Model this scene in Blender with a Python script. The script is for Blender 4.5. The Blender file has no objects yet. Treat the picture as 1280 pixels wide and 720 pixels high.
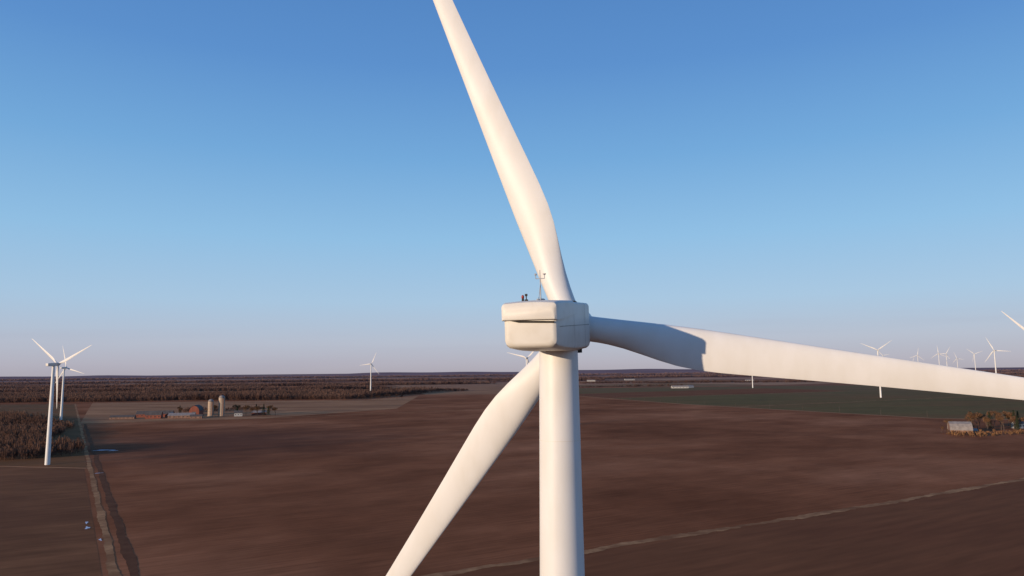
import bpy, math, random
import numpy as np
from mathutils import Vector, Matrix
random.seed(7); rng=np.random.default_rng(7)
R=math.radians
scene=bpy.context.scene
scene.view_settings.view_transform='Standard'; scene.view_settings.look='None'
scene.view_settings.exposure=0; scene.view_settings.gamma=1

# ------------------------------------------------------------------ camera
cam=bpy.data.cameras.new('camera'); co=bpy.data.objects.new('camera',cam)
scene.collection.objects.link(co); scene.camera=co
cam.sensor_width=36; cam.lens=25.31; cam.clip_start=0.5; cam.clip_end=120000
co.matrix_world=Matrix.Translation((0,0,77.5))@Matrix.Rotation(R(96.59),4,'X')@Matrix.Rotation(R(-0.54),4,'Z')

# ------------------------------------------------------------------ light
SUN_HEAD=50.0; SUN_EL=7.5      # direction the light travels, degrees right of +Y
w=bpy.data.worlds.new('World'); scene.world=w; w.use_nodes=True
nt=w.node_tree; bg=nt.nodes['Background']
sky=nt.nodes.new('ShaderNodeTexSky'); sky.sky_type='NISHITA'; sky.sun_disc=False
sky.sun_elevation=R(SUN_EL); sky.sun_rotation=R(180+SUN_HEAD)
sky.altitude=80; sky.air_density=1.0; sky.dust_density=0.2; sky.ozone_density=3.0
tc=nt.nodes.new('ShaderNodeTexCoord'); sx=nt.nodes.new('ShaderNodeSeparateXYZ'); nt.links.new(tc.outputs['Generated'],sx.inputs[0])
rp=nt.nodes.new('ShaderNodeValToRGB'); nt.links.new(sx.outputs['Z'],rp.inputs[0])
stops=[(0.0,(.41,.39,.46)),(.012,(.44,.43,.515)),(.04,(.46,.50,.61)),(.095,(.39,.555,.735)),(.18,(.28,.515,.765)),(.287,(.172,.395,.70)),(.40,(.108,.28,.61)),(.50,(.084,.23,.54)),(1.0,(.04,.115,.33))]
e=rp.color_ramp.elements
e[0].position,e[0].color=stops[0][0],(*stops[0][1],1); e[1].position,e[1].color=1.0,(*stops[-1][1],1)
for p,c in stops[1:-1]:
    x=e.new(p); x.color=(*c,1)
sc_=nt.nodes.new('ShaderNodeMix'); sc_.data_type='RGBA'; sc_.blend_type='MULTIPLY'; sc_.inputs[0].default_value=1
nt.links.new(rp.outputs[0],sc_.inputs[6]); sc_.inputs[7].default_value=(7.4,7.4,7.4,1)
mpc=nt.nodes.new('ShaderNodeMapping'); mpc.inputs['Scale'].default_value=(2.0,2.0,38); nt.links.new(tc.outputs['Generated'],mpc.inputs[0])
nc=nt.nodes.new('ShaderNodeTexNoise'); nc.inputs['Scale'].default_value=1.3; nc.inputs['Detail'].default_value=5; nt.links.new(mpc.outputs[0],nc.inputs['Vector'])
mrc=nt.nodes.new('ShaderNodeMapRange'); mrc.inputs[1].default_value=.52; mrc.inputs[2].default_value=.75; mrc.inputs[4].default_value=.16; nt.links.new(nc.outputs['Fac'],mrc.inputs[0])
mrz=nt.nodes.new('ShaderNodeMapRange'); mrz.inputs[1].default_value=.02; mrz.inputs[2].default_value=.12; mrz.inputs[3].default_value=1; mrz.inputs[4].default_value=0; nt.links.new(sx.outputs['Z'],mrz.inputs[0])
mm=nt.nodes.new('ShaderNodeMath'); mm.operation='MULTIPLY'; nt.links.new(mrc.outputs[0],mm.inputs[0]); nt.links.new(mrz.outputs[0],mm.inputs[1])
cl=nt.nodes.new('ShaderNodeMix'); cl.data_type='RGBA'; nt.links.new(mm.outputs[0],cl.inputs[0]); nt.links.new(sc_.outputs[2],cl.inputs[6]); cl.inputs[7].default_value=(2.6,2.5,3.3,1)
mxs=nt.nodes.new('ShaderNodeMix'); mxs.data_type='RGBA'; mxs.inputs[0].default_value=0.93
nt.links.new(sky.outputs[0],mxs.inputs[6]); nt.links.new(cl.outputs[2],mxs.inputs[7])
nt.links.new(mxs.outputs[2],bg.inputs[0]); bg.inputs[1].default_value=0.14
sl=bpy.data.lights.new('sun','SUN'); sl.energy=4.4; sl.angle=R(0.5); sl.color=(1.0,0.78,0.56)
so=bpy.data.objects.new('sun',sl); scene.collection.objects.link(so)
L=Vector((math.sin(R(SUN_HEAD))*math.cos(R(SUN_EL)),math.cos(R(SUN_HEAD))*math.cos(R(SUN_EL)),-math.sin(R(SUN_EL))))
so.rotation_euler=L.to_track_quat('-Z','Y').to_euler(); so.location=(-200,-200,200)

# ------------------------------------------------------------------ materials
def mat_noise(name,c1,c2,scale=1.0,stretch=(1,1,1),rot=0,rough=0.9,c3=None,scale2=None,bump=0.0,coord='Object',lo=0.35,hi=0.65,detail=6,spec=0.2,haze=None,transl=0,earth=False,fine=False):
    if earth:
        E=lambda c:(c[0]*1.68,c[1]*1.16,c[2]*.68)
        c1=E(c1); c2=E(c2); c3=E(c3) if c3 else None
    m=bpy.data.materials.new(name); m.use_nodes=True; n=m.node_tree; N=n.nodes; K=n.links
    b=N['Principled BSDF']; b.inputs['Roughness'].default_value=rough
    b.inputs['Specular IOR Level'].default_value=spec if not earth else .03
    tc=N.new('ShaderNodeTexCoord'); mp=N.new('ShaderNodeMapping')
    K.new(tc.outputs[coord],mp.inputs[0]); mp.inputs['Scale'].default_value=stretch; mp.inputs['Rotation'].default_value=(0,0,rot)
    t=N.new('ShaderNodeTexNoise'); t.inputs['Scale'].default_value=scale; t.inputs['Detail'].default_value=detail; t.inputs['Roughness'].default_value=0.6
    K.new(mp.outputs[0],t.inputs['Vector'])
    r=N.new('ShaderNodeValToRGB'); r.color_ramp.elements[0].position=lo; r.color_ramp.elements[1].position=hi
    r.color_ramp.elements[0].color=(*c1,1); r.color_ramp.elements[1].color=(*c2,1)
    K.new(t.outputs['Fac'],r.inputs[0]); out=r.outputs[0]
    if c3 is not None:
        t2=N.new('ShaderNodeTexNoise'); t2.inputs['Scale'].default_value=scale2; t2.inputs['Detail'].default_value=5
        K.new(mp.outputs[0],t2.inputs['Vector'])
        r2=N.new('ShaderNodeValToRGB'); r2.color_ramp.elements[0].position=0.42; r2.color_ramp.elements[1].position=0.66
        K.new(t2.outputs['Fac'],r2.inputs[0])
        mx=N.new('ShaderNodeMix'); mx.data_type='RGBA'
        K.new(r2.outputs[0],mx.inputs[0]); K.new(out,mx.inputs[6]); mx.inputs[7].default_value=(*c3,1); out=mx.outputs[2]
    if fine:
        m2=N.new('ShaderNodeMapping'); m2.inputs['Rotation'].default_value=(0,0,-R(30)); K.new(tc.outputs[coord],m2.inputs[0])
        m3=N.new('ShaderNodeMapping'); m3.inputs['Scale'].default_value=(.05,.4,1); K.new(m2.outputs[0],m3.inputs[0])
        t3=N.new('ShaderNodeTexNoise'); t3.inputs['Scale'].default_value=.5; t3.inputs['Detail'].default_value=7; K.new(m3.outputs[0],t3.inputs['Vector'])
        r3=N.new('ShaderNodeValToRGB'); r3.color_ramp.elements[0].position=.3; r3.color_ramp.elements[1].position=.7
        r3.color_ramp.elements[0].color=(.84,.84,.84,1); r3.color_ramp.elements[1].color=(1.16,1.16,1.16,1); K.new(t3.outputs['Fac'],r3.inputs[0])
        mf=N.new('ShaderNodeMix'); mf.data_type='RGBA'; mf.blend_type='MULTIPLY'; mf.inputs[0].default_value=1
        K.new(out,mf.inputs[6]); K.new(r3.outputs[0],mf.inputs[7]); out=mf.outputs[2]
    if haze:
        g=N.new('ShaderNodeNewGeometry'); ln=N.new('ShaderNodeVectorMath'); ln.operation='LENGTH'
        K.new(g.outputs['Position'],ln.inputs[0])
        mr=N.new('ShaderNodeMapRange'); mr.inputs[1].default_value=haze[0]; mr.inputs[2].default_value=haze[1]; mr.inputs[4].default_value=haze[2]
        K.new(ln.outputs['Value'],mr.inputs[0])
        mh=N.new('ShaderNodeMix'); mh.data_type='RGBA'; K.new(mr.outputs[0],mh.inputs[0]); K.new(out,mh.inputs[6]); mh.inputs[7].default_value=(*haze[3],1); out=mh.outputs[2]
    K.new(out,b.inputs['Base Color'])
    if transl:
        tb=N.new('ShaderNodeBsdfTranslucent'); K.new(out,tb.inputs[0]); ms=N.new('ShaderNodeMixShader'); ms.inputs[0].default_value=transl
        K.new(b.outputs[0],ms.inputs[1]); K.new(tb.outputs[0],ms.inputs[2]); K.new(ms.outputs[0],N['Material Output'].inputs[0])
    return m
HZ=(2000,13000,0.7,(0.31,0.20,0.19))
M={}
M['paint']=mat_noise('turbine_white_paint',(0.70,0.68,0.65),(0.73,0.71,0.685),0.35,(1,1,0.4),rough=0.45,spec=0.35,c3=(0.68,0.655,0.615),scale2=0.8)
M['nac']=mat_noise('nacelle_gelcoat',(0.68,0.645,0.585),(0.72,0.69,0.63),0.9,(1,1,1),rough=0.45,spec=0.35,c3=(0.64,0.60,0.53),scale2=0.9)
M['dark']=mat_noise('dark_rubber',(0.02,0.02,0.02),(0.05,0.045,0.04),3)
M['seam']=mat_noise('panel_seam',(0.22,0.20,0.18),(0.32,0.29,0.26),3)
M['steel']=mat_noise('galvanised_steel',(0.30,0.30,0.31),(0.42,0.42,0.43),8,rough=0.4)
M['red']=mat_noise('red_beacon_glass',(0.25,0.03,0.02),(0.35,0.05,0.03),8,rough=0.2)
M['concrete']=mat_noise('concrete',(0.38,0.28,0.20),(0.48,0.37,0.27),0.3)
M['roofmetal']=mat_noise('metal_roof',(0.20,0.17,0.155),(0.30,0.26,0.235),0.3,rough=0.6)
M['roofdark']=mat_noise('shingle_roof',(0.08,0.065,0.06),(0.13,0.11,0.10),0.3)
M['barnwall']=mat_noise('weathered_boards',(0.20,0.11,0.075),(0.30,0.18,0.13),0.5,(1,1,0.1))
M['redwall']=mat_noise('barn_red_boards',(0.22,0.07,0.045),(0.30,0.10,0.065),0.5,(1,1,0.1))
M['whitewall']=mat_noise('white_siding',(0.42,0.40,0.37),(0.52,0.50,0.46),0.5,(1,1,4))
M['glass']=mat_noise('window_glass',(0.03,0.035,0.04),(0.06,0.065,0.07),1,rough=0.1)
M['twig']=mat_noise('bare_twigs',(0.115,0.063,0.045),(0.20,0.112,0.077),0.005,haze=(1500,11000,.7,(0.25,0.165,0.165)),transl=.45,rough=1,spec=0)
M['bark']=mat_noise('bark',(0.08,0.055,0.045),(0.14,0.10,0.08),0.5)
M['dryleaf']=mat_noise('russet_twigs',(0.15,0.07,0.033),(0.25,0.13,0.06),0.4)
M['needle']=mat_noise('conifer_needles',(0.03,0.04,0.02),(0.07,0.08,0.035),0.4)
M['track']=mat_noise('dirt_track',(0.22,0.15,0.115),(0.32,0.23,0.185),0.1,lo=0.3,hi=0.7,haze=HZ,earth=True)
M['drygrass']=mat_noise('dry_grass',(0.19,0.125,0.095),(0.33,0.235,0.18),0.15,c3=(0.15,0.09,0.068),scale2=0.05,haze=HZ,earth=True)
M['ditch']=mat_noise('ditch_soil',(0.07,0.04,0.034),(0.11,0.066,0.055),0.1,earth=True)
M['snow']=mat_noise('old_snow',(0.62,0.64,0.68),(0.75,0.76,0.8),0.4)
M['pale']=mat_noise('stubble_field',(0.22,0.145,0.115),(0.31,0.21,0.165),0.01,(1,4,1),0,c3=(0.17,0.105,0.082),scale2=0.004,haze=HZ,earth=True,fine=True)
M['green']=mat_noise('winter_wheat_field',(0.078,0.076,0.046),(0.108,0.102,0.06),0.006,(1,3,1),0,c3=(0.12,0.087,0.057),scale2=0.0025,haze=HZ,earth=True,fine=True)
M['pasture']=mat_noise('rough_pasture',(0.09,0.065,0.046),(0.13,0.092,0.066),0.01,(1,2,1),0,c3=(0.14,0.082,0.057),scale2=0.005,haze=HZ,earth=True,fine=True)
M['brownL']=mat_noise('fallow_field',(0.115,0.065,0.048),(0.165,0.095,0.07),0.02,(1,2,1),0,c3=(0.105,0.058,0.045),scale2=0.008,earth=True,fine=True)
M['brownR']=mat_noise('tilled_field',(0.12,0.062,0.045),(0.155,0.081,0.058),0.012,(1,2,1),0,c3=(0.11,0.054,0.04),scale2=0.006,earth=True,fine=True)

def ground_material():
    m=bpy.data.materials.new('ploughed_soil'); m.use_nodes=True; n=m.node_tree; N=n.nodes; K=n.links
    b=N['Principled BSDF']; b.inputs['Roughness'].default_value=1; b.inputs['Specular IOR Level'].default_value=0.02
    g=N.new('ShaderNodeNewGeometry'); P=g.outputs['Position']
    mp=N.new('ShaderNodeMapping'); mp.inputs['Rotation'].default_value=(0,0,-R(30)); K.new(P,mp.inputs[0])
    def noise(scale,sx,sy,det=6,rough=.6):
        q=N.new('ShaderNodeMapping'); q.inputs['Scale'].default_value=(sx,sy,1); K.new(mp.outputs[0],q.inputs[0])
        t=N.new('ShaderNodeTexNoise'); t.inputs['Scale'].default_value=scale; t.inputs['Detail'].default_value=det; t.inputs['Roughness'].default_value=rough
        K.new(q.outputs[0],t.inputs['Vector']); return t.outputs['Fac']
    def ramp(f,els):
        r=N.new('ShaderNodeValToRGB'); e=r.color_ramp.elements
        e[0].position,e[0].color=els[0][0],(*els[0][1],1); e[1].position,e[1].color=els[-1][0],(*els[-1][1],1)
        for p,c in els[1:-1]:
            x=e.new(p); x.color=(*c,1)
        K.new(f,r.inputs[0]); return r.outputs[0]
    def mix(f,a,c,mode='MIX'):
        x=N.new('ShaderNodeMix'); x.data_type='RGBA'; x.blend_type=mode
        for s,v in ((0,f),(6,a),(7,c)):
            if isinstance(v,(int,float)): x.inputs[s].default_value=v
            elif isinstance(v,tuple): x.inputs[s].default_value=(*v,1)
            else: K.new(v,x.inputs[s])
        return x.outputs[2]
    big=noise(0.0042,0.9,1.15,6,.6); mid=noise(0.018,0.8,1.25,7,.65); fine=noise(0.45,0.05,1.3,8,.7); clod=noise(1.2,1,1,6,.75)
    c=ramp(big,[(0.34,(0.215,0.071,0.030)),(0.5,(0.30,0.105,0.046)),(0.66,(0.41,0.158,0.074))])
    c2=ramp(mid,[(0.32,(0.78,0.77,0.77)),(0.68,(1.2,1.2,1.2))])
    c=mix(1.0,c,c2,'MULTIPLY')
    c3=ramp(fine,[(0.3,(0.74,0.73,0.73)),(0.7,(1.24,1.24,1.24))])
    c=mix(1.0,c,c3,'MULTIPLY')
    # shade of the woods painted into the soil colour, left of the big field
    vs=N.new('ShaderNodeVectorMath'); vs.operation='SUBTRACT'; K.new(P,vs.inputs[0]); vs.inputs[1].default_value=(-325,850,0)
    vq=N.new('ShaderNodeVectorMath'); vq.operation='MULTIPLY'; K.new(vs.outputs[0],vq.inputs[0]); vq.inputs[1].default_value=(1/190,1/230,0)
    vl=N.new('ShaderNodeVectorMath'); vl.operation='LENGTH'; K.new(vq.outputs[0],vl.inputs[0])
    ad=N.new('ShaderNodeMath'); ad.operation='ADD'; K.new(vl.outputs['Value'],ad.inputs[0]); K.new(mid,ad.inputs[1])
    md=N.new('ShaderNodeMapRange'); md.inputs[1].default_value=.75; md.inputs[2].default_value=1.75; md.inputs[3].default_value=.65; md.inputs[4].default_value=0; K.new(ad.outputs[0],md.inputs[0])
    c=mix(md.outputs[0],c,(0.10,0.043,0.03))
    q=N.new('ShaderNodeMapping'); q.inputs['Scale'].default_value=(0.0011,0.0016,0); K.new(mp.outputs[0],q.inputs[0])
    v=N.new('ShaderNodeTexVoronoi'); v.distance='CHEBYCHEV'; v.inputs['Scale'].default_value=1; v.inputs['Randomness'].default_value=0.75; K.new(q.outputs[0],v.inputs['Vector'])
    sp=N.new('ShaderNodeSeparateColor'); K.new(v.outputs['Color'],sp.inputs[0])
    fc=ramp(sp.outputs[0],[(0.0,(0.20,0.075,0.036)),(0.25,(0.30,0.115,0.053)),(0.45,(0.17,0.10,0.042)),(0.6,(0.48,0.22,0.115)),(0.8,(0.19,0.115,0.05)),(1.0,(0.55,0.28,0.15))])
    fc=mix(1.0,fc,c2,'MULTIPLY')
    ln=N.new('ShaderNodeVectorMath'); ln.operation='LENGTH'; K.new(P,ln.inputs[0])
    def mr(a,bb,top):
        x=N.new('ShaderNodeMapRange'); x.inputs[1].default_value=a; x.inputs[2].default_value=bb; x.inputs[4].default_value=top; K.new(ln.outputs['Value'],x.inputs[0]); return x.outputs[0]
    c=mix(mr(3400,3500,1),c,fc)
    c=mix(mr(2000,13000,0.7),c,(0.31,0.20,0.19))  # distance haze blended into the soil's base colour
    K.new(c,b.inputs['Base Color'])
    bp=N.new('ShaderNodeBump'); bp.inputs['Strength'].default_value=0.5; bp.inputs['Distance'].default_value=0.2
    K.new(clod,bp.inputs['Height']); K.new(bp.outputs[0],b.inputs['Normal'])
    return m
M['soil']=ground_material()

# ------------------------------------------------------------------ helpers
def mesh_obj(name,verts,faces,mat,parent=None,smooth=False,loc=(0,0,0)):
    me=bpy.data.meshes.new(name)
    me.from_pydata([tuple(v) for v in verts],[],[tuple(f) for f in faces]); me.update()
    me.materials.append(mat)
    if smooth:
        for p in me.polygons: p.use_smooth=True
    o=bpy.data.objects.new(name,me); scene.collection.objects.link(o); o.location=loc
    if parent: o.parent=parent
    return o
def empty(name,loc,rz=0):
    e=bpy.data.objects.new(name,None); scene.collection.objects.link(e); e.location=loc; e.rotation_euler=(0,0,rz); e.empty_display_size=1; return e
def sharp(o,ang=35):
    m=o.modifiers.new('edge','EDGE_SPLIT'); m.split_angle=R(ang)
def loft(rings,cap=True):
    V=[];F=[];n=len(rings[0])
    for r in rings: V+=list(r)
    for i in range(len(rings)-1):
        for j in range(n):
            k=(j+1)%n; F.append((i*n+j,i*n+k,(i+1)*n+k,(i+1)*n+j))
    if cap:
        F.append(tuple(range(n))[::-1]); b=(len(rings)-1)*n; F.append(tuple(range(b,b+n)))
    return V,F
def boxg(c,s,rz=0):
    V=[];cx,cy,cz=c
    for z in(-1,1):
        for x,y in((-1,-1),(1,-1),(1,1),(-1,1)):
            X=x*s[0]/2;Y=y*s[1]/2
            V.append((cx+X*math.cos(rz)-Y*math.sin(rz),cy+X*math.sin(rz)+Y*math.cos(rz),cz+z*s[2]/2))
    F=[(3,2,1,0),(4,5,6,7),(0,1,5,4),(1,2,6,5),(2,3,7,6),(3,0,4,7)]
    return V,F
def join(parts):
    V=[];F=[]
    for v,f in parts:
        b=len(V);V+=list(v);F+=[tuple(i+b for i in q) for q in f]
    return V,F
def tube(p0,p1,r0,r1,n=10):
    p0=Vector(p0);p1=Vector(p1);d=(p1-p0).normalized()
    a=d.orthogonal().normalized(); b=d.cross(a)
    rings=[[p+a*r*math.cos(2*math.pi*i/n)+b*r*math.sin(2*math.pi*i/n) for i in range(n)] for p,r in((p0,r0),(p1,r1))]
    return loft(rings)

# ------------------------------------------------------------------ wind turbine
BL=[ # r, leading, trailing, thickness, twist deg, airfoil blend
 (0.9,.86,.86,1.72,0,0),(1.9,.86,.86,1.72,0,0),(2.6,.87,.90,1.70,3,.1),(3.6,.89,1.02,1.55,8,.35),(4.8,.92,1.25,1.32,13,.65),(6.0,.95,1.50,1.10,14.5,.85),
 (7.2,.96,1.69,.94,14,1),(8.5,.96,1.77,.82,12.5,1),(10,.93,1.74,.72,11,1),(12,.88,1.62,.61,9,1),(15,.80,1.43,.50,7,1),(19,.70,1.20,.40,5,1),(23,.61,1.00,.32,3.5,1),
 (27,.52,.82,.26,2.4,1),(31,.43,.66,.20,1.4,1),(35,.33,.48,.15,.6,1),(38,.25,.33,.11,0,1),(39.8,.17,.17,.07,0,1),(40.5,.06,.05,.03,0,1)]
def blade_rings(hub,h,wv,a,psi,cone=2.5,n=40,sc=1.0):
    s0=h*math.cos(psi)+wv*math.sin(psi); s=s0*math.cos(R(cone))+a*math.sin(R(cone))
    c=h*math.sin(psi)-wv*math.cos(psi); nn=c.cross(s).normalized()
    if nn.dot(a)>0: nn=-nn
    rings=[]
    for r,le,te,th,tw,bl in BL:
        tw=R(tw); cd=c*math.cos(tw)+nn*math.sin(tw); td=nn*math.cos(tw)-c*math.sin(tw)
        ring=[]
        for i in range(n):
            t=2*math.pi*i/n
            x=math.cos(t); xx=(x+1)/2
            X=-le+(le+te)*xx
            prof=(1-bl)*abs(math.sin(t))+bl*(2.2*math.sqrt(max(xx,0))*(1-xx)**0.9*1.18)
            sg=1 if math.sin(t)>=0 else -1
            Y=sg*prof*th/2*(1 if sg>0 else (1-0.35*bl))
            ring.append(hub+(s*r+cd*X+td*Y)*sc)
        rings.append(ring)
    return rings
def turbine(base,hubz,yaw,psis,bsc=1.0,detail=False,top=None,rbase=2.1,tilt=5):
    T=empty('wind_turbine',base)
    n=72 if detail else 20
    hoff=4.3*bsc; th=R(yaw); ti=R(tilt)
    a=Vector((math.sin(th)*math.cos(ti),math.cos(th)*math.cos(ti),math.sin(ti)))
    h=Vector((math.cos(th),-math.sin(th),0)); wv=h.cross(a)
    axis0=Vector((0,0,hubz-hoff*math.sin(ti)))
    ttop=axis0.z-1.33*bsc
    hts=[0]+[ttop*f for f in (0.25,0.5,0.75,1.0)]
    rad=lambda z: (rbase+(1.2-rbase)*z/ttop)*bsc
    V,F=loft([[Vector((rad(z)*math.cos(2*math.pi*i/n),rad(z)*math.sin(2*math.pi*i/n),z)) for i in range(n)] for z in hts])
    sharp(mesh_obj('tower',V,F,M['paint'],T,True),60)
    def LP(x,y,z): # x forward, y right, z up, in nacelle axes
        return axis0+(a*x+h*y+wv*z)*bsc
    def sec(x,hw,zt,zb,e=0.17,cb=0.42,k=3):
        pts=[]
        def arc(cx,cz,rx,rz,a0,a1):
            for i in range(k+1):
                t=R(a0+(a1-a0)*i/k); pts.append(LP(x,cx+rx*math.cos(t),cz+rz*math.sin(t)))
        arc(hw-e,zt-e,e,e,0,90)
        for q in (0.5,0,-0.5): pts.append(LP(x,(hw-e)*q,zt+0.05*(1-q*q)))
        arc(-hw+e,zt-e,e,e,90,180)
        arc(-hw+cb,zb+cb*.8,cb,cb*.8,180,270)
        arc(hw-cb,zb+cb*.8,cb,cb*.8,270,360)
        return pts
    S=[(-6.62,1.26,1.12,-.54),(-6.59,1.36,1.36,-.66),(-6.50,1.45,1.54,-.76),(-6.2,1.50,1.62,-.88),(-4.5,1.52,1.64,-1.08),(-2,1.53,1.63,-1.28),(0,1.53,1.60,-1.36),(2.2,1.53,1.56,-1.40),(2.8,1.46,1.5,-1.36),(3.1,1.25,1.32,-1.2),(3.2,1.0,1.1,-1.0)]
    rings=[sec(*q) for q in S]
    V,F=loft(rings); F=[f[::-1] for f in F]
    o=mesh_obj('nacelle',V,F,M['nac'],T,True); sharp(o,30)
    hp=axis0+a*hoff; nn=24 if not detail else 48
    prof=[(-1.15,.9),(-1.1,1.25),(0,1.45),(.9,1.35),(1.6,1.05),(2.1,.6),(2.3,.15)]
    rr=[[hp+(a*x+h*r*math.cos(2*math.pi*i/nn)+wv*r*math.sin(2*math.pi*i/nn))*bsc for i in range(nn)] for x,r in prof]
    V,F=loft(rr); mesh_obj('hub',V,F,M['paint'],T,True)
    for i,p in enumerate(psis):
        V,F=loft(blade_rings(hp,h,wv,a,R(p),n=56 if detail else 14,sc=bsc))
        o=mesh_obj('blade_%d'%(i+1),V,F,M['paint'],T,True); sharp(o,70)
    if not detail: return T
    def cowl(x,hw,zt,zb,g=0.07):
        e=.20;pts=[]
        def arc(cx,cz,r,a0,a1):
            for i in range(5):
                t=R(a0+(a1-a0)*i/4); pts.append(LP(x,cx+r*math.cos(t),cz+r*math.sin(t)))
        pts.append(LP(x,hw+g,zb)); arc(hw+g-e,zt+g-e,e,0,90)
        for q in(.5,0,-.5): pts.append(LP(x,(hw-e)*q,zt+g+0.06*(1-q*q)))
        arc(-hw-g+e,zt+g-e,e,90,180); pts.append(LP(x,-hw-g,zb))
        return pts
    C=[(-6.84,1.30,1.12,.80),(-6.81,1.38,1.34,.72),(-6.70,1.47,1.52,.68),(-6.4,1.50,1.60,.66),(-5.2,1.51,1.64,.70),(-3,1.53,1.64,.86),(-2.4,1.53,1.64,.92)]
    V,F=loft([cowl(*q) for q in C]); F=[f[::-1] for f in F]
    sharp(mesh_obj('rear_cowl',V,F,M['nac'],T,True),28)
    V=[LP(-6.66,-1.22,.70),LP(-6.66,1.36,.60),LP(-6.66,1.36,.50),LP(-6.66,-.6,.56),
       LP(-6.45,-1.22,.70),LP(-6.45,1.36,.60),LP(-6.45,1.36,.50),LP(-6.45,-.6,.56)]
    F=[(0,1,2,3),(7,6,5,4),(0,4,5,1),(1,5,6,2),(2,6,7,3),(3,7,4,0)]
    mesh_obj('vent_slot',V,F,M['dark'],T)
    for k,(x,hw,zt,zb) in enumerate([(-2.3,1.53,1.63,-1.265),(0.9,1.53,1.585,-1.378)]):
        r1=sec(x-.02,hw+.008,zt+.008,zb-.008); r2=sec(x+.02,hw+.008,zt+.008,zb-.008)
        V,F=loft([r1,r2],False); mesh_obj('panel_seam_%d'%k,V,F,M['seam'],T)
    V=[LP(-6.0,1.535,.30),LP(2.2,1.56,.18),LP(2.2,1.56,.15),LP(-6.0,1.535,.27)]
    mesh_obj('side_seam',V,[(0,1,2,3)],M['seam'],T)
    V,F=join([tube((0,0,ttop-.02),(0,0,ttop+.16),1.34,1.34,48)]); mesh_obj('yaw_ring',V,F,M['seam'],T,True).modifiers.new('e','EDGE_SPLIT')
    V,F=join([tube(LP(1.45,.95,-1.62),LP(1.45,.95,-1.35),.16,.2,14),boxg(tuple(LP(1.7,.9,-1.48)),(.4,.3,.3),-th)])
    mesh_obj('yaw_motor',V,F,M['dark'],T)
    for k,f in enumerate((.5,.82,.93)):
        z=ttop*f; V,F=tube((0,0,z-.02),(0,0,z+.02),rad(z)+.008,rad(z)+.008,72)
        o=mesh_obj('flange_seam_%d'%k,V,F,M['nac'],T,True); sharp(o,40)
    zr=1.75
    P=[tube(LP(-4.4,.10,zr-.1),LP(-4.4,.10,zr+1.75),.035,.02,8),
       tube(LP(-4.4,-.16,zr+1.25),LP(-4.4,.36,zr+1.25),.022,.022,6),
       tube(LP(-4.4,-.16,zr+1.25),LP(-4.4,-.16,zr+1.45),.02,.02,6),
       tube(LP(-4.4,.36,zr+1.25),LP(-4.4,.36,zr+1.45),.02,.02,6),
       tube(LP(-4.4,.10,zr+.9),LP(-4.9,.10,zr-.02),.02,.02,6),
       tube(LP(-4.4,-.16,zr+1.45),LP(-4.4,-.16,zr+1.55),.09,.05,8),
       tube(LP(-4.4,.36,zr+1.45),LP(-4.4,.36,zr+1.53),.06,.1,8),
       boxg(tuple(LP(-4.4,.10,zr+.03)),(.4,.4,.12),-th)]
    V,F=join(P); mesh_obj('wind_sensor_mast',V,F,M['steel'],T)
    P=[tube(LP(-5.6,-.62,zr-.05),LP(-5.6,-.62,zr+.14),.08,.06,12),boxg(tuple(LP(-5.6,-.42,zr+.02)),(.16,.16,.1),-th),tube(LP(-5.6,-.42,zr+.02),LP(-5.6,-.42,zr+.3),.03,.03,6),boxg(tuple(LP(-5.6,-.42,zr+.32)),(.12,.12,.12),-th)]
    V,F=join(P); mesh_obj('beacon_base',V,F,M['dark'],T)
    rr=[[LP(-5.6,-.62,zr+z)+(h*r*math.cos(t)+a*r*math.sin(t)) for t in [2*math.pi*i/16 for i in range(16)]] for z,r in((.14,.075),(.24,.08),(.30,.06),(.33,.02))]
    V,F=loft(rr); mesh_obj('beacon_light',V,F,M['red'],T,True)
    V,F=join([boxg(tuple(LP(1.6,.2,1.62)),(1.3,.9,.16),-th)]); o=mesh_obj('roof_hatch',V,F,M['dark'],T)
    V,F=join([boxg(tuple(LP(-.6,0,1.68)),(1.2,1.0,.1),-th)]); o=mesh_obj('roof_cover',V,F,M['nac'],T)
    b=o.modifiers.new('b','BEVEL'); b.width=.03
    V,F=join([boxg((-.2,-rbase-.0,3.0),(1.0,.25,2.2)),boxg((-.2,-rbase-.8,1.0),(1.4,1.6,2.0))]); mesh_obj('door',V,F,M['steel'],T)
    return T
turbine((2.87,45.2,0),80.5,17,(-9.1,110.9,232.6),detail=True)
turbine((-408,643,0),      87.5, 17,(144,24,264))
turbine((-792,1278,0),     91,   17,(104,-16,224))
turbine((-474,2421,0),     106,  10,(66,186,306),1.08)
turbine((962,1904,0),      124,  17,(35,155,275),1.1)
turbine((1379,2070,0),     124,  25,(115,-5,235),1.05)
turbine((413,556,0),       91,   25,(133,13,253),1.03)
for X,Y,hz,ps,s in ((2120,3600,145,(95,-25,215),1.05),(2230,3720,146,(60,180,300),1.05),(2330,3650,142,(20,140,260),1.05),(2060,3680,138,(80,200,320),1.0),
                    (2200,4300,150,(10,130,250),1.0),(2640,4300,128,(110,-10,230),1.0),(1900,2500,120,(50,170,290),1.0),
                    (990,3000,84,(30,150,270),1.0),(1650,3000,82,(70,190,310),1.0),(25,1300,101,(165,45,285),1.0)):
    turbine((X,Y,0),hz,17,ps,s)

# ------------------------------------------------------------------ ground
ys=[-3000,-500,0,300,700,1500,3000,6000,12000,25000,60000]
xs=[-60000,-20000,-8000,-3000,-1000,0,1000,3000,8000,20000,60000]
V=[(x,y,0) for y in ys for x in xs]; n=len(xs)
F=[(j*n+i,j*n+i+1,(j+1)*n+i+1,(j+1)*n+i) for j in range(len(ys)-1) for i in range(n-1)]
mesh_obj('ground',V,F,M['soil'])
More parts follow.
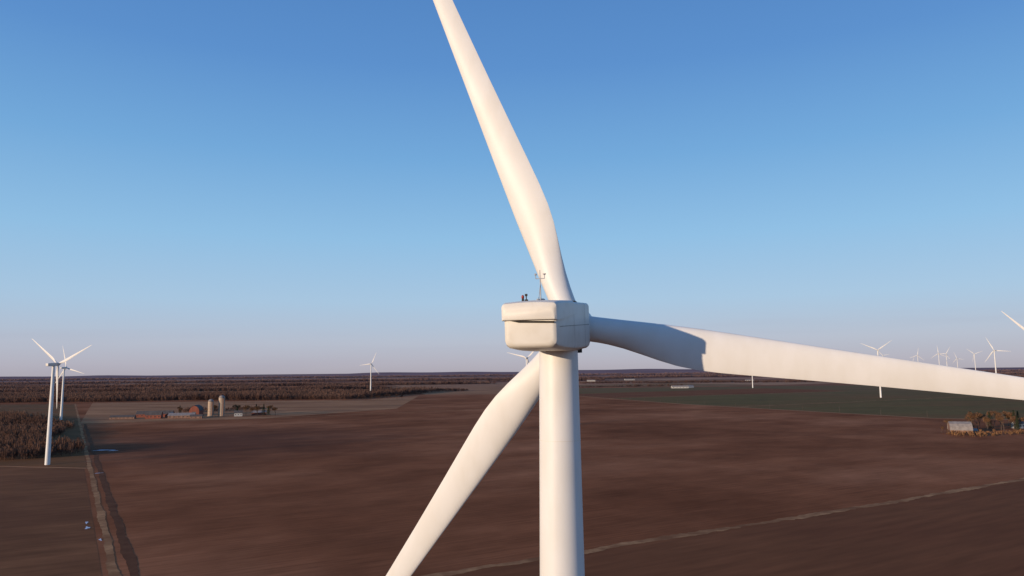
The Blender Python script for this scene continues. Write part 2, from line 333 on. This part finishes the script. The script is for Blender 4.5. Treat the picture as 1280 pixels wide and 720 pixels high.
# low rolling rises far out
hx=np.arange(-34000,34001,400); hy=np.array([15000,17000,19000,21500,24000,27000]); V=[];F=[]
def hh(x,y):
    return max(-5,62+34*math.sin(x*.00031+1)+22*math.sin(x*.00083+.4+y*.0002)+9*math.sin(x*.0023+y*.0005))*.95
prof={15000:0,17000:.35,19000:.8,21500:1,24000:.7,27000:0}
for y in hy:
    for x in hx: V.append((x,y,-2+hh(x,y)*prof[int(y)]))
m_=len(hx)
for j in range(len(hy)-1):
    for i in range(m_-1): F.append((j*m_+i,j*m_+i+1,(j+1)*m_+i+1,(j+1)*m_+i))
M['hill']=mat_noise('distant_wooded_hills',(0.23,0.15,0.155),(0.31,0.205,0.20),0.0006,(1,1,1),rough=1,spec=0)
mesh_obj('hills',V,F,M['hill'],smooth=True)
def sheet(name,pts,z,mat): return mesh_obj(name,[(x,y,z) for x,y in pts],[tuple(range(len(pts)))],mat)
def strip(name,pts,width,z,mat,jit=0.0,step=12):
    P=[Vector(p) for p in pts]; Q=[]
    for a,b in zip(P[:-1],P[1:]):
        k=max(1,int((b-a).length/step))
        Q+= [a+(b-a)*i/k for i in range(k)]
    Q.append(P[-1]); V=[]; ph=random.uniform(0,9); wn=0
    for i,p in enumerate(Q):
        d=(Q[min(i+1,len(Q)-1)]-Q[max(i-1,0)]).normalized(); s=Vector((-d.y,d.x))
        q=i*step
        wn=.6*wn+.4*random.uniform(-1,1)
        wl=width/2*(1+jit*(math.sin(q*.05+ph)*.5+wn+random.uniform(-.3,.3))); wr=width/2*(1+jit*(math.sin(q*.083+ph*2)*.5-wn+random.uniform(-.3,.3)))
        V+= [(p.x+s.x*wl,p.y+s.y*wl,z),(p.x-s.x*wr,p.y-s.y*wr,z)]
    F=[(2*i,2*i+1,2*i+3,2*i+2) for i in range(len(Q)-1)]
    return mesh_obj(name,V,F,mat)
lane=[(20,4),(-155,290),(-356,618),(-690,1163),(-1200,1995)]
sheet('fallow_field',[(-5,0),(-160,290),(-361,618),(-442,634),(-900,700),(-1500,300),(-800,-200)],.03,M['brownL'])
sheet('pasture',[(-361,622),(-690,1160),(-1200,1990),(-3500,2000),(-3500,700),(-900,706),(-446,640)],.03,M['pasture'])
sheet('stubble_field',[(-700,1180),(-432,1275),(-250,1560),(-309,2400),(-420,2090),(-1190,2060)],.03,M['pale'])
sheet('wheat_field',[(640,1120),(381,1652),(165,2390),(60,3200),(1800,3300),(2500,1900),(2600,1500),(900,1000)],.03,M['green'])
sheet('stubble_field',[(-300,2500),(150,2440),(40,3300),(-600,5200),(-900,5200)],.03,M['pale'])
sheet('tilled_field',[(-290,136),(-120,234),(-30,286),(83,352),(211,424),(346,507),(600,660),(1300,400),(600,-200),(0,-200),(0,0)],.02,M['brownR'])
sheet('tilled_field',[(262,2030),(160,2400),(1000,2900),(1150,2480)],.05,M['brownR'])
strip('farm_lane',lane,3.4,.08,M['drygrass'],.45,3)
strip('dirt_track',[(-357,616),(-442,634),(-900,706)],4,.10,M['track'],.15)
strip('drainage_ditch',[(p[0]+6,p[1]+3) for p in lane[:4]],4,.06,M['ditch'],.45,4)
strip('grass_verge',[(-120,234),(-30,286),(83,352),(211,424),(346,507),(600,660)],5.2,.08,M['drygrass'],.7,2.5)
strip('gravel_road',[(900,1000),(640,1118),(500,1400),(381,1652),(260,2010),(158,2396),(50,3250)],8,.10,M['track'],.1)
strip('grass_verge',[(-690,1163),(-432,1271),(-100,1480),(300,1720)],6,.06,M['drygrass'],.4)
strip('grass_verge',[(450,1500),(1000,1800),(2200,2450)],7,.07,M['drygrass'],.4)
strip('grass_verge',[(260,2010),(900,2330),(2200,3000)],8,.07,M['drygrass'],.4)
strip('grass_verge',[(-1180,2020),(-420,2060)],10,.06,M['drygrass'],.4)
def blob(name,cx,cy,rx,ry,rot,z,mat):
    V=[]
    for i in range(28):
        t=2*math.pi*i/28; k=1+.35*math.sin(3*t+cx)+.2*math.sin(7*t)
        x=rx*k*math.cos(t);y=ry*k*math.sin(t); V.append((cx+x*math.cos(rot)-y*math.sin(rot),cy+x*math.sin(rot)+y*math.cos(rot),z))
    return mesh_obj(name,V,[tuple(range(28))],mat)
for q in ((-218,379,1.0,3,.5),(-226,392,.6,3,.5),(-425,761,9,3,.2),(-412,755,4,2,.3),(-330,585,3,1,.9),(-196,352,.5,2.4,.6)):
    blob('snow_patch',*q,.13,M['snow'])

# ------------------------------------------------------------------ woodland masses
def woodland(name,poly,count,hmin,hmax,wid,tri=11,mat=None,fine=1.0):
    P=np.array(poly); lo=P.min(0); hi=P.max(0); pts=np.zeros((0,2))
    def inside(q):
        c=np.zeros(len(q),bool); j=len(P)-1
        for i in range(len(P)):
            if P[i,1]!=P[j,1]:
                cond=((P[i,1]>q[:,1])!=(P[j,1]>q[:,1]))&(q[:,0]<(P[j,0]-P[i,0])*(q[:,1]-P[i,1])/(P[j,1]-P[i,1])+P[i,0])
                c^=cond
            j=i
        return c
    while len(pts)<count:
        q=rng.uniform(lo,hi,(count*2,2)); pts=np.vstack([pts,q[inside(q)]])
    pts=pts[:count]
    patch=np.sin(pts[:,0]*.013)+np.sin(pts[:,1]*.021+pts[:,0]*.007)
    H=rng.uniform(hmin,hmax,count)*(1+.13*patch)
    T=tri+1; V=np.zeros((count,T,3,3))
    V[:,0,0]=np.c_[pts[:,0]-.35,pts[:,1],np.zeros(count)]; V[:,0,1]=np.c_[pts[:,0]+.35,pts[:,1],np.zeros(count)]; V[:,0,2]=np.c_[pts[:,0],pts[:,1],H*.8]
    for k in range(tri):
        az=rng.uniform(0,2*math.pi,count); rr=np.sqrt(rng.uniform(0.03,1,count))*wid*.5
        zz=H*(1-.4*(rr/(wid*.5))**2)*rng.uniform(.45,1,count)
        tip=np.c_[pts[:,0]+np.cos(az)*rr,pts[:,1]+np.sin(az)*rr,zz]
        base=np.c_[pts[:,0]+np.cos(az)*rr*.6,pts[:,1]+np.sin(az)*rr*.6,zz*rng.uniform(.2,.6,count)]
        w_=wid*rng.uniform(.06,.15,count)*fine; a2=rng.uniform(0,2*math.pi,count)
        off=np.c_[np.cos(a2)*w_,np.sin(a2)*w_,rng.uniform(-.8,.8,count)]
        V[:,k+1,0]=base; V[:,k+1,1]=tip+off; V[:,k+1,2]=tip-off
    V=V.reshape(-1,3); nf=len(V)//3
    me=bpy.data.meshes.new(name); me.vertices.add(len(V)); me.vertices.foreach_set('co',V.ravel())
    me.loops.add(len(V)); me.loops.foreach_set('vertex_index',np.arange(len(V),dtype=np.int32))
    me.polygons.add(nf); me.polygons.foreach_set('loop_start',np.arange(0,len(V),3,dtype=np.int32)); me.polygons.foreach_set('loop_total',np.full(nf,3,dtype=np.int32))
    me.update(calc_edges=True); me.materials.append(mat or M['twig'])
    o=bpy.data.objects.new(name,me); scene.collection.objects.link(o); return o
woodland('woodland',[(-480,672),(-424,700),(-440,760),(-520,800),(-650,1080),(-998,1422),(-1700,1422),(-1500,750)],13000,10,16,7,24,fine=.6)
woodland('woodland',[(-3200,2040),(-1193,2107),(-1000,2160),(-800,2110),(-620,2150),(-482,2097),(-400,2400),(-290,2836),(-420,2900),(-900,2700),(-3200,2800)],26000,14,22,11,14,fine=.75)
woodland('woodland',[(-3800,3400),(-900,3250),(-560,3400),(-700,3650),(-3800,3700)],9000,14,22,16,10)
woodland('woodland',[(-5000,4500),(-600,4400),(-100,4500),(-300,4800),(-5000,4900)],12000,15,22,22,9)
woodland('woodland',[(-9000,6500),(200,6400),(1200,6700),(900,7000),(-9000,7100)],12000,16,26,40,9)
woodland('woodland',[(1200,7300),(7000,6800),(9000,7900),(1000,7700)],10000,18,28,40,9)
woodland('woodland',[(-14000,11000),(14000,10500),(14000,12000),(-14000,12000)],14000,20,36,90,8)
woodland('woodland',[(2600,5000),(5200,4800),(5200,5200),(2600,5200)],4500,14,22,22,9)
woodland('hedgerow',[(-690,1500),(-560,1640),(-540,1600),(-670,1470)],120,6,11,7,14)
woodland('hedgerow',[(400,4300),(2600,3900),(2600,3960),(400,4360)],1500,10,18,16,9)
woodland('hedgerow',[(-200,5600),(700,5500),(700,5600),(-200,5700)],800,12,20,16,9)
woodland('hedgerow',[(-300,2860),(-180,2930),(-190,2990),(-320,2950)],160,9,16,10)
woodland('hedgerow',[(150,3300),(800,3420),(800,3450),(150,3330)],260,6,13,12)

# ------------------------------------------------------------------ buildings
def gable(name,loc,rz,Lx,Wy,wall,ridge,wm,rm,gambrel=False,win=4):
    e=empty(name,(loc[0],loc[1],0),rz); hx,hy=Lx/2,Wy/2
    if gambrel: prof=[(-hy,wall),(-hy*.88,wall+(ridge-wall)*.42),(-hy*.6,wall+(ridge-wall)*.74),(0,ridge),(hy*.6,wall+(ridge-wall)*.74),(hy*.88,wall+(ridge-wall)*.42),(hy,wall)]
    else: prof=[(-hy,wall),(0,ridge),(hy,wall)]
    poly=[(-hy,0)]+prof+[(hy,0)]; n=len(poly)
    V=[(x,y,z) for x in(-hx,hx) for y,z in poly]
    F=[tuple(range(n)),tuple(range(n,2*n))[::-1],(0,n,n+1,1),(n-2,n-1,2*n-1,2*n-2)]
    mesh_obj('walls',V,F,wm,e)
    ov=.5;V=[];F=[]
    pr=[(prof[0][0]*1.06,prof[0][1]-.35)]+prof[1:-1]+[(prof[-1][0]*1.06,prof[-1][1]-.35)]
    m=len(pr)
    for x in(-hx-ov,hx+ov):
        for dz in(.06,.35): V+=[(x,y,z+dz) for y,z in pr]
    for i in range(m-1):
        F+=[(m+i,m+i+1,3*m+i+1,3*m+i),(i,2*m+i,2*m+i+1,i+1),(i,i+1,m+i+1,m+i),(2*m+i,3*m+i,3*m+i+1,2*m+i+1)]
    F+=[(0,m,3*m,2*m),(m-1,3*m-1,4*m-1,2*m-1)]
    mesh_obj('roof',V,F,rm,e)
    P=[]
    for i in range(win):
        x=-hx+Lx*(i+.5)/win
        for s in(-1,1): P.append(boxg((x,s*hy,wall*.55),(Lx/win*.3,.12,wall*.3)))
    if P: V,F=join(P); mesh_obj('windows',V,F,M['glass'],e)
    V,F=join([boxg((s*hx,0,wall*.42),(.14,Wy*.36,wall*.84)) for s in(-1,1)]); mesh_obj('door',V,F,M['roofdark'],e)
    return e
def silo(loc,r,hh):
    e=empty('grain_silo',loc); n=28
    V,F=loft([[(r*math.cos(2*math.pi*i/n),r*math.sin(2*math.pi*i/n),z) for i in range(n)] for z in (0,hh)]); sharp(mesh_obj('staves',V,F,M['concrete'],e,True))
    rr=[[(q*math.cos(2*math.pi*i/n),q*math.sin(2*math.pi*i/n),z) for i in range(n)] for q,z in((r*1.03,hh-.1),(r*.98,hh+r*.3),(r*.75,hh+r*.65),(r*.4,hh+r*.88),(.2,hh+r*.98))]
    V,F=loft(rr); mesh_obj('dome_roof',V,F,M['roofmetal'],e,True)
    P=[tube((0,0,k*hh/9),(0,0,k*hh/9+.3),r+.06,r+.06,28) for k in range(1,9)]
    P.append(boxg((r*.8,-r*.8,hh/2),(1.4,1.4,hh*.96))); V,F=join(P); mesh_obj('hoops',V,F,M['barnwall'],e)
silo((-557,1342,0),4.8,27); silo((-541,1352,0),5.4,33)
gable('dairy_barn',(-660,1345),R(12),62,16,5.5,11,M['redwall'],M['roofdark'],win=9)
gable('cattle_shed',(-590,1300),R(12),44,15,5,9,M['barnwall'],M['roofmetal'],win=6)
gable('barn',(-602,1385),R(100),34,18,9,19,M['redwall'],M['roofdark'],True)
gable('farmhouse',(-505,1340),R(20),14,10,6,10,M['whitewall'],M['roofdark'],win=3)
gable('machine_shed',(-478,1372),R(15),26,14,5,8,M['redwall'],M['roofmetal'],win=3)
gable('cattle_shed',(-690,1290),R(12),40,12,3.5,6.5,M['barnwall'],M['roofdark'],win=6)
gable('cattle_shed',(-560,1290),R(12),20,10,3.5,6.5,M['barnwall'],M['roofdark'],win=3)
gable('machine_shed',(-625,1330),R(100),24,12,4.5,8,M['redwall'],M['roofmetal'],win=3)
gable('barn',(-640,1300),R(12),26,14,6,12,M['redwall'],M['roofdark'],win=4)
gable('barn',(520,852),R(-20),22,15,5,14,M['barnwall'],M['roofmetal'],True,win=3)
gable('shed',(543,866),R(-20),9,9,3,5,M['barnwall'],M['roofmetal'],win=2)
gable('farmhouse',(640,925),R(20),15,10,6,10,M['whitewall'],M['roofdark'],win=3)
for x,y,s in ((700,3050,70),(760,3120,30),(560,5200,60),(250,5600,50),(900,5600,80),(640,5700,40),(1500,4600,50)):
    gable('farm_building',(x,y),R(random.uniform(-10,40)),s,16,6,11,M['whitewall'],M['roofmetal'],win=5)

# ------------------------------------------------------------------ individual trees
def bare_tree(loc,H,leafmat,name='bare_tree'):
    e=empty(name,loc); P=[]; tips=[]
    def br(p,d,l,r,dep):
        q=p+d*l; P.append(tube(p,q,r,r*.6,6)); 
        if dep==0: tips.append(q); return
        for _ in range(random.choice((3,3,4))):
            nd=(d+Vector((random.uniform(-1,1),random.uniform(-1,1),random.uniform(-.15,.6)))*.75).normalized()
            br(q,nd,l*random.uniform(.6,.8),r*.55,dep-1)
        tips.append(q)
    br(Vector((0,0,0)),Vector((random.uniform(-.05,.05),0,1)).normalized(),H*.3,H*.022,4)
    V,F=join(P); mesh_obj('trunk_and_limbs',V,F,M['bark'],e)
    V=[];F=[]
    for t in tips:
        for _ in range(9):
            d=Vector((random.gauss(0,1),random.gauss(0,1),random.gauss(.3,1))).normalized()*random.uniform(.5,1.5)*H/16
            s=d.orthogonal().normalized()*.15*H/16
            b=len(V); V+=[t,t+d+s,t+d-s]; F.append((b,b+1,b+2))
    mesh_obj('twigs',V,F,leafmat,e)
def conifer(loc,H,name='spruce_tree'):
    e=empty(name,loc); V,F=tube((0,0,0),(0,0,H*.97),H*.018,.03,8); mesh_obj('trunk',V,F,M['bark'],e)
    V=[];F=[]
    for _ in range(1000):
        z=random.uniform(.08,1)**.85*H; rm=(1-z/H)*H*.24+.25; az=random.uniform(0,6.283); rr=rm*random.uniform(.35,1.1)
        c=Vector((math.cos(az)*rr,math.sin(az)*rr,z-.12*rr)); o=Vector((math.cos(az),math.sin(az),-.35))*random.uniform(.4,.9)
        s=Vector((-math.sin(az),math.cos(az),random.uniform(-.3,.3)))*random.uniform(.2,.5)
        b=len(V); V+=[c-o,c+s,c+o,c-s]; F.append((b,b+1,b+2,b+3))
    mesh_obj('needles',V,F,M['needle'],e)
for x,y,H in ((551,880,22),(566,874,20),(574,905,25),(590,880,22),(538,905,16),(612,930,24),(640,940,22),(600,900,21),(625,890,19),(583,915,23),(606,880,21),(650,960,23),(-470,1340,20),(-455,1365,21),(-520,1375,22),(-630,1375,18),(-575,1400,21),(-440,1350,17),(-560,1395,19),(-500,1365,20),(-485,1355,17),(498,840,6),(508,868,9)):
    bare_tree((x,y,0),H,M['dryleaf'])
for x,y,H in ((582,893,23),(598,868,18),(560,895,21),(632,915,22),(620,905,24),(-462,1350,22),(-490,1390,20),(-640,1400,18),(-450,1340,18),(-512,1352,17)):
    conifer((x,y,0),H)
for i in range(9):
    bare_tree((-430+i*14+random.uniform(-5,5),2060+random.uniform(-20,20),0),random.uniform(14,20),M['twig'])
woodland('brushwood',[(490,826),(515,812),(560,830),(700,890),(690,905),(560,850),(500,850)],130,2,6,5,12,M['dryleaf'])

# ------------------------------------------------------------------ utility poles along the gravel road
road=[Vector(p) for p in ((900,1000),(640,1118),(500,1400),(381,1652),(260,2010),(158,2396))]
for a,b in zip(road[:-1],road[1:]):
    k=int((b-a).length/75)
    for i in range(k):
        p=a+(b-a)*i/k; e=empty('utility_pole',(p.x-9,p.y-5,0))
        V,F=join([tube((0,0,0),(0,0,11.5),.2,.13,8),boxg((0,0,10.7),(2.6,.15,.18),R(30)),tube((1.0,.55,10.8),(1.0,.55,11.1),.07,.05,6),tube((-1.0,-.55,10.8),(-1.0,-.55,11.1),.07,.05,6)])
        mesh_obj('pole',V,F,M['bark'],e)
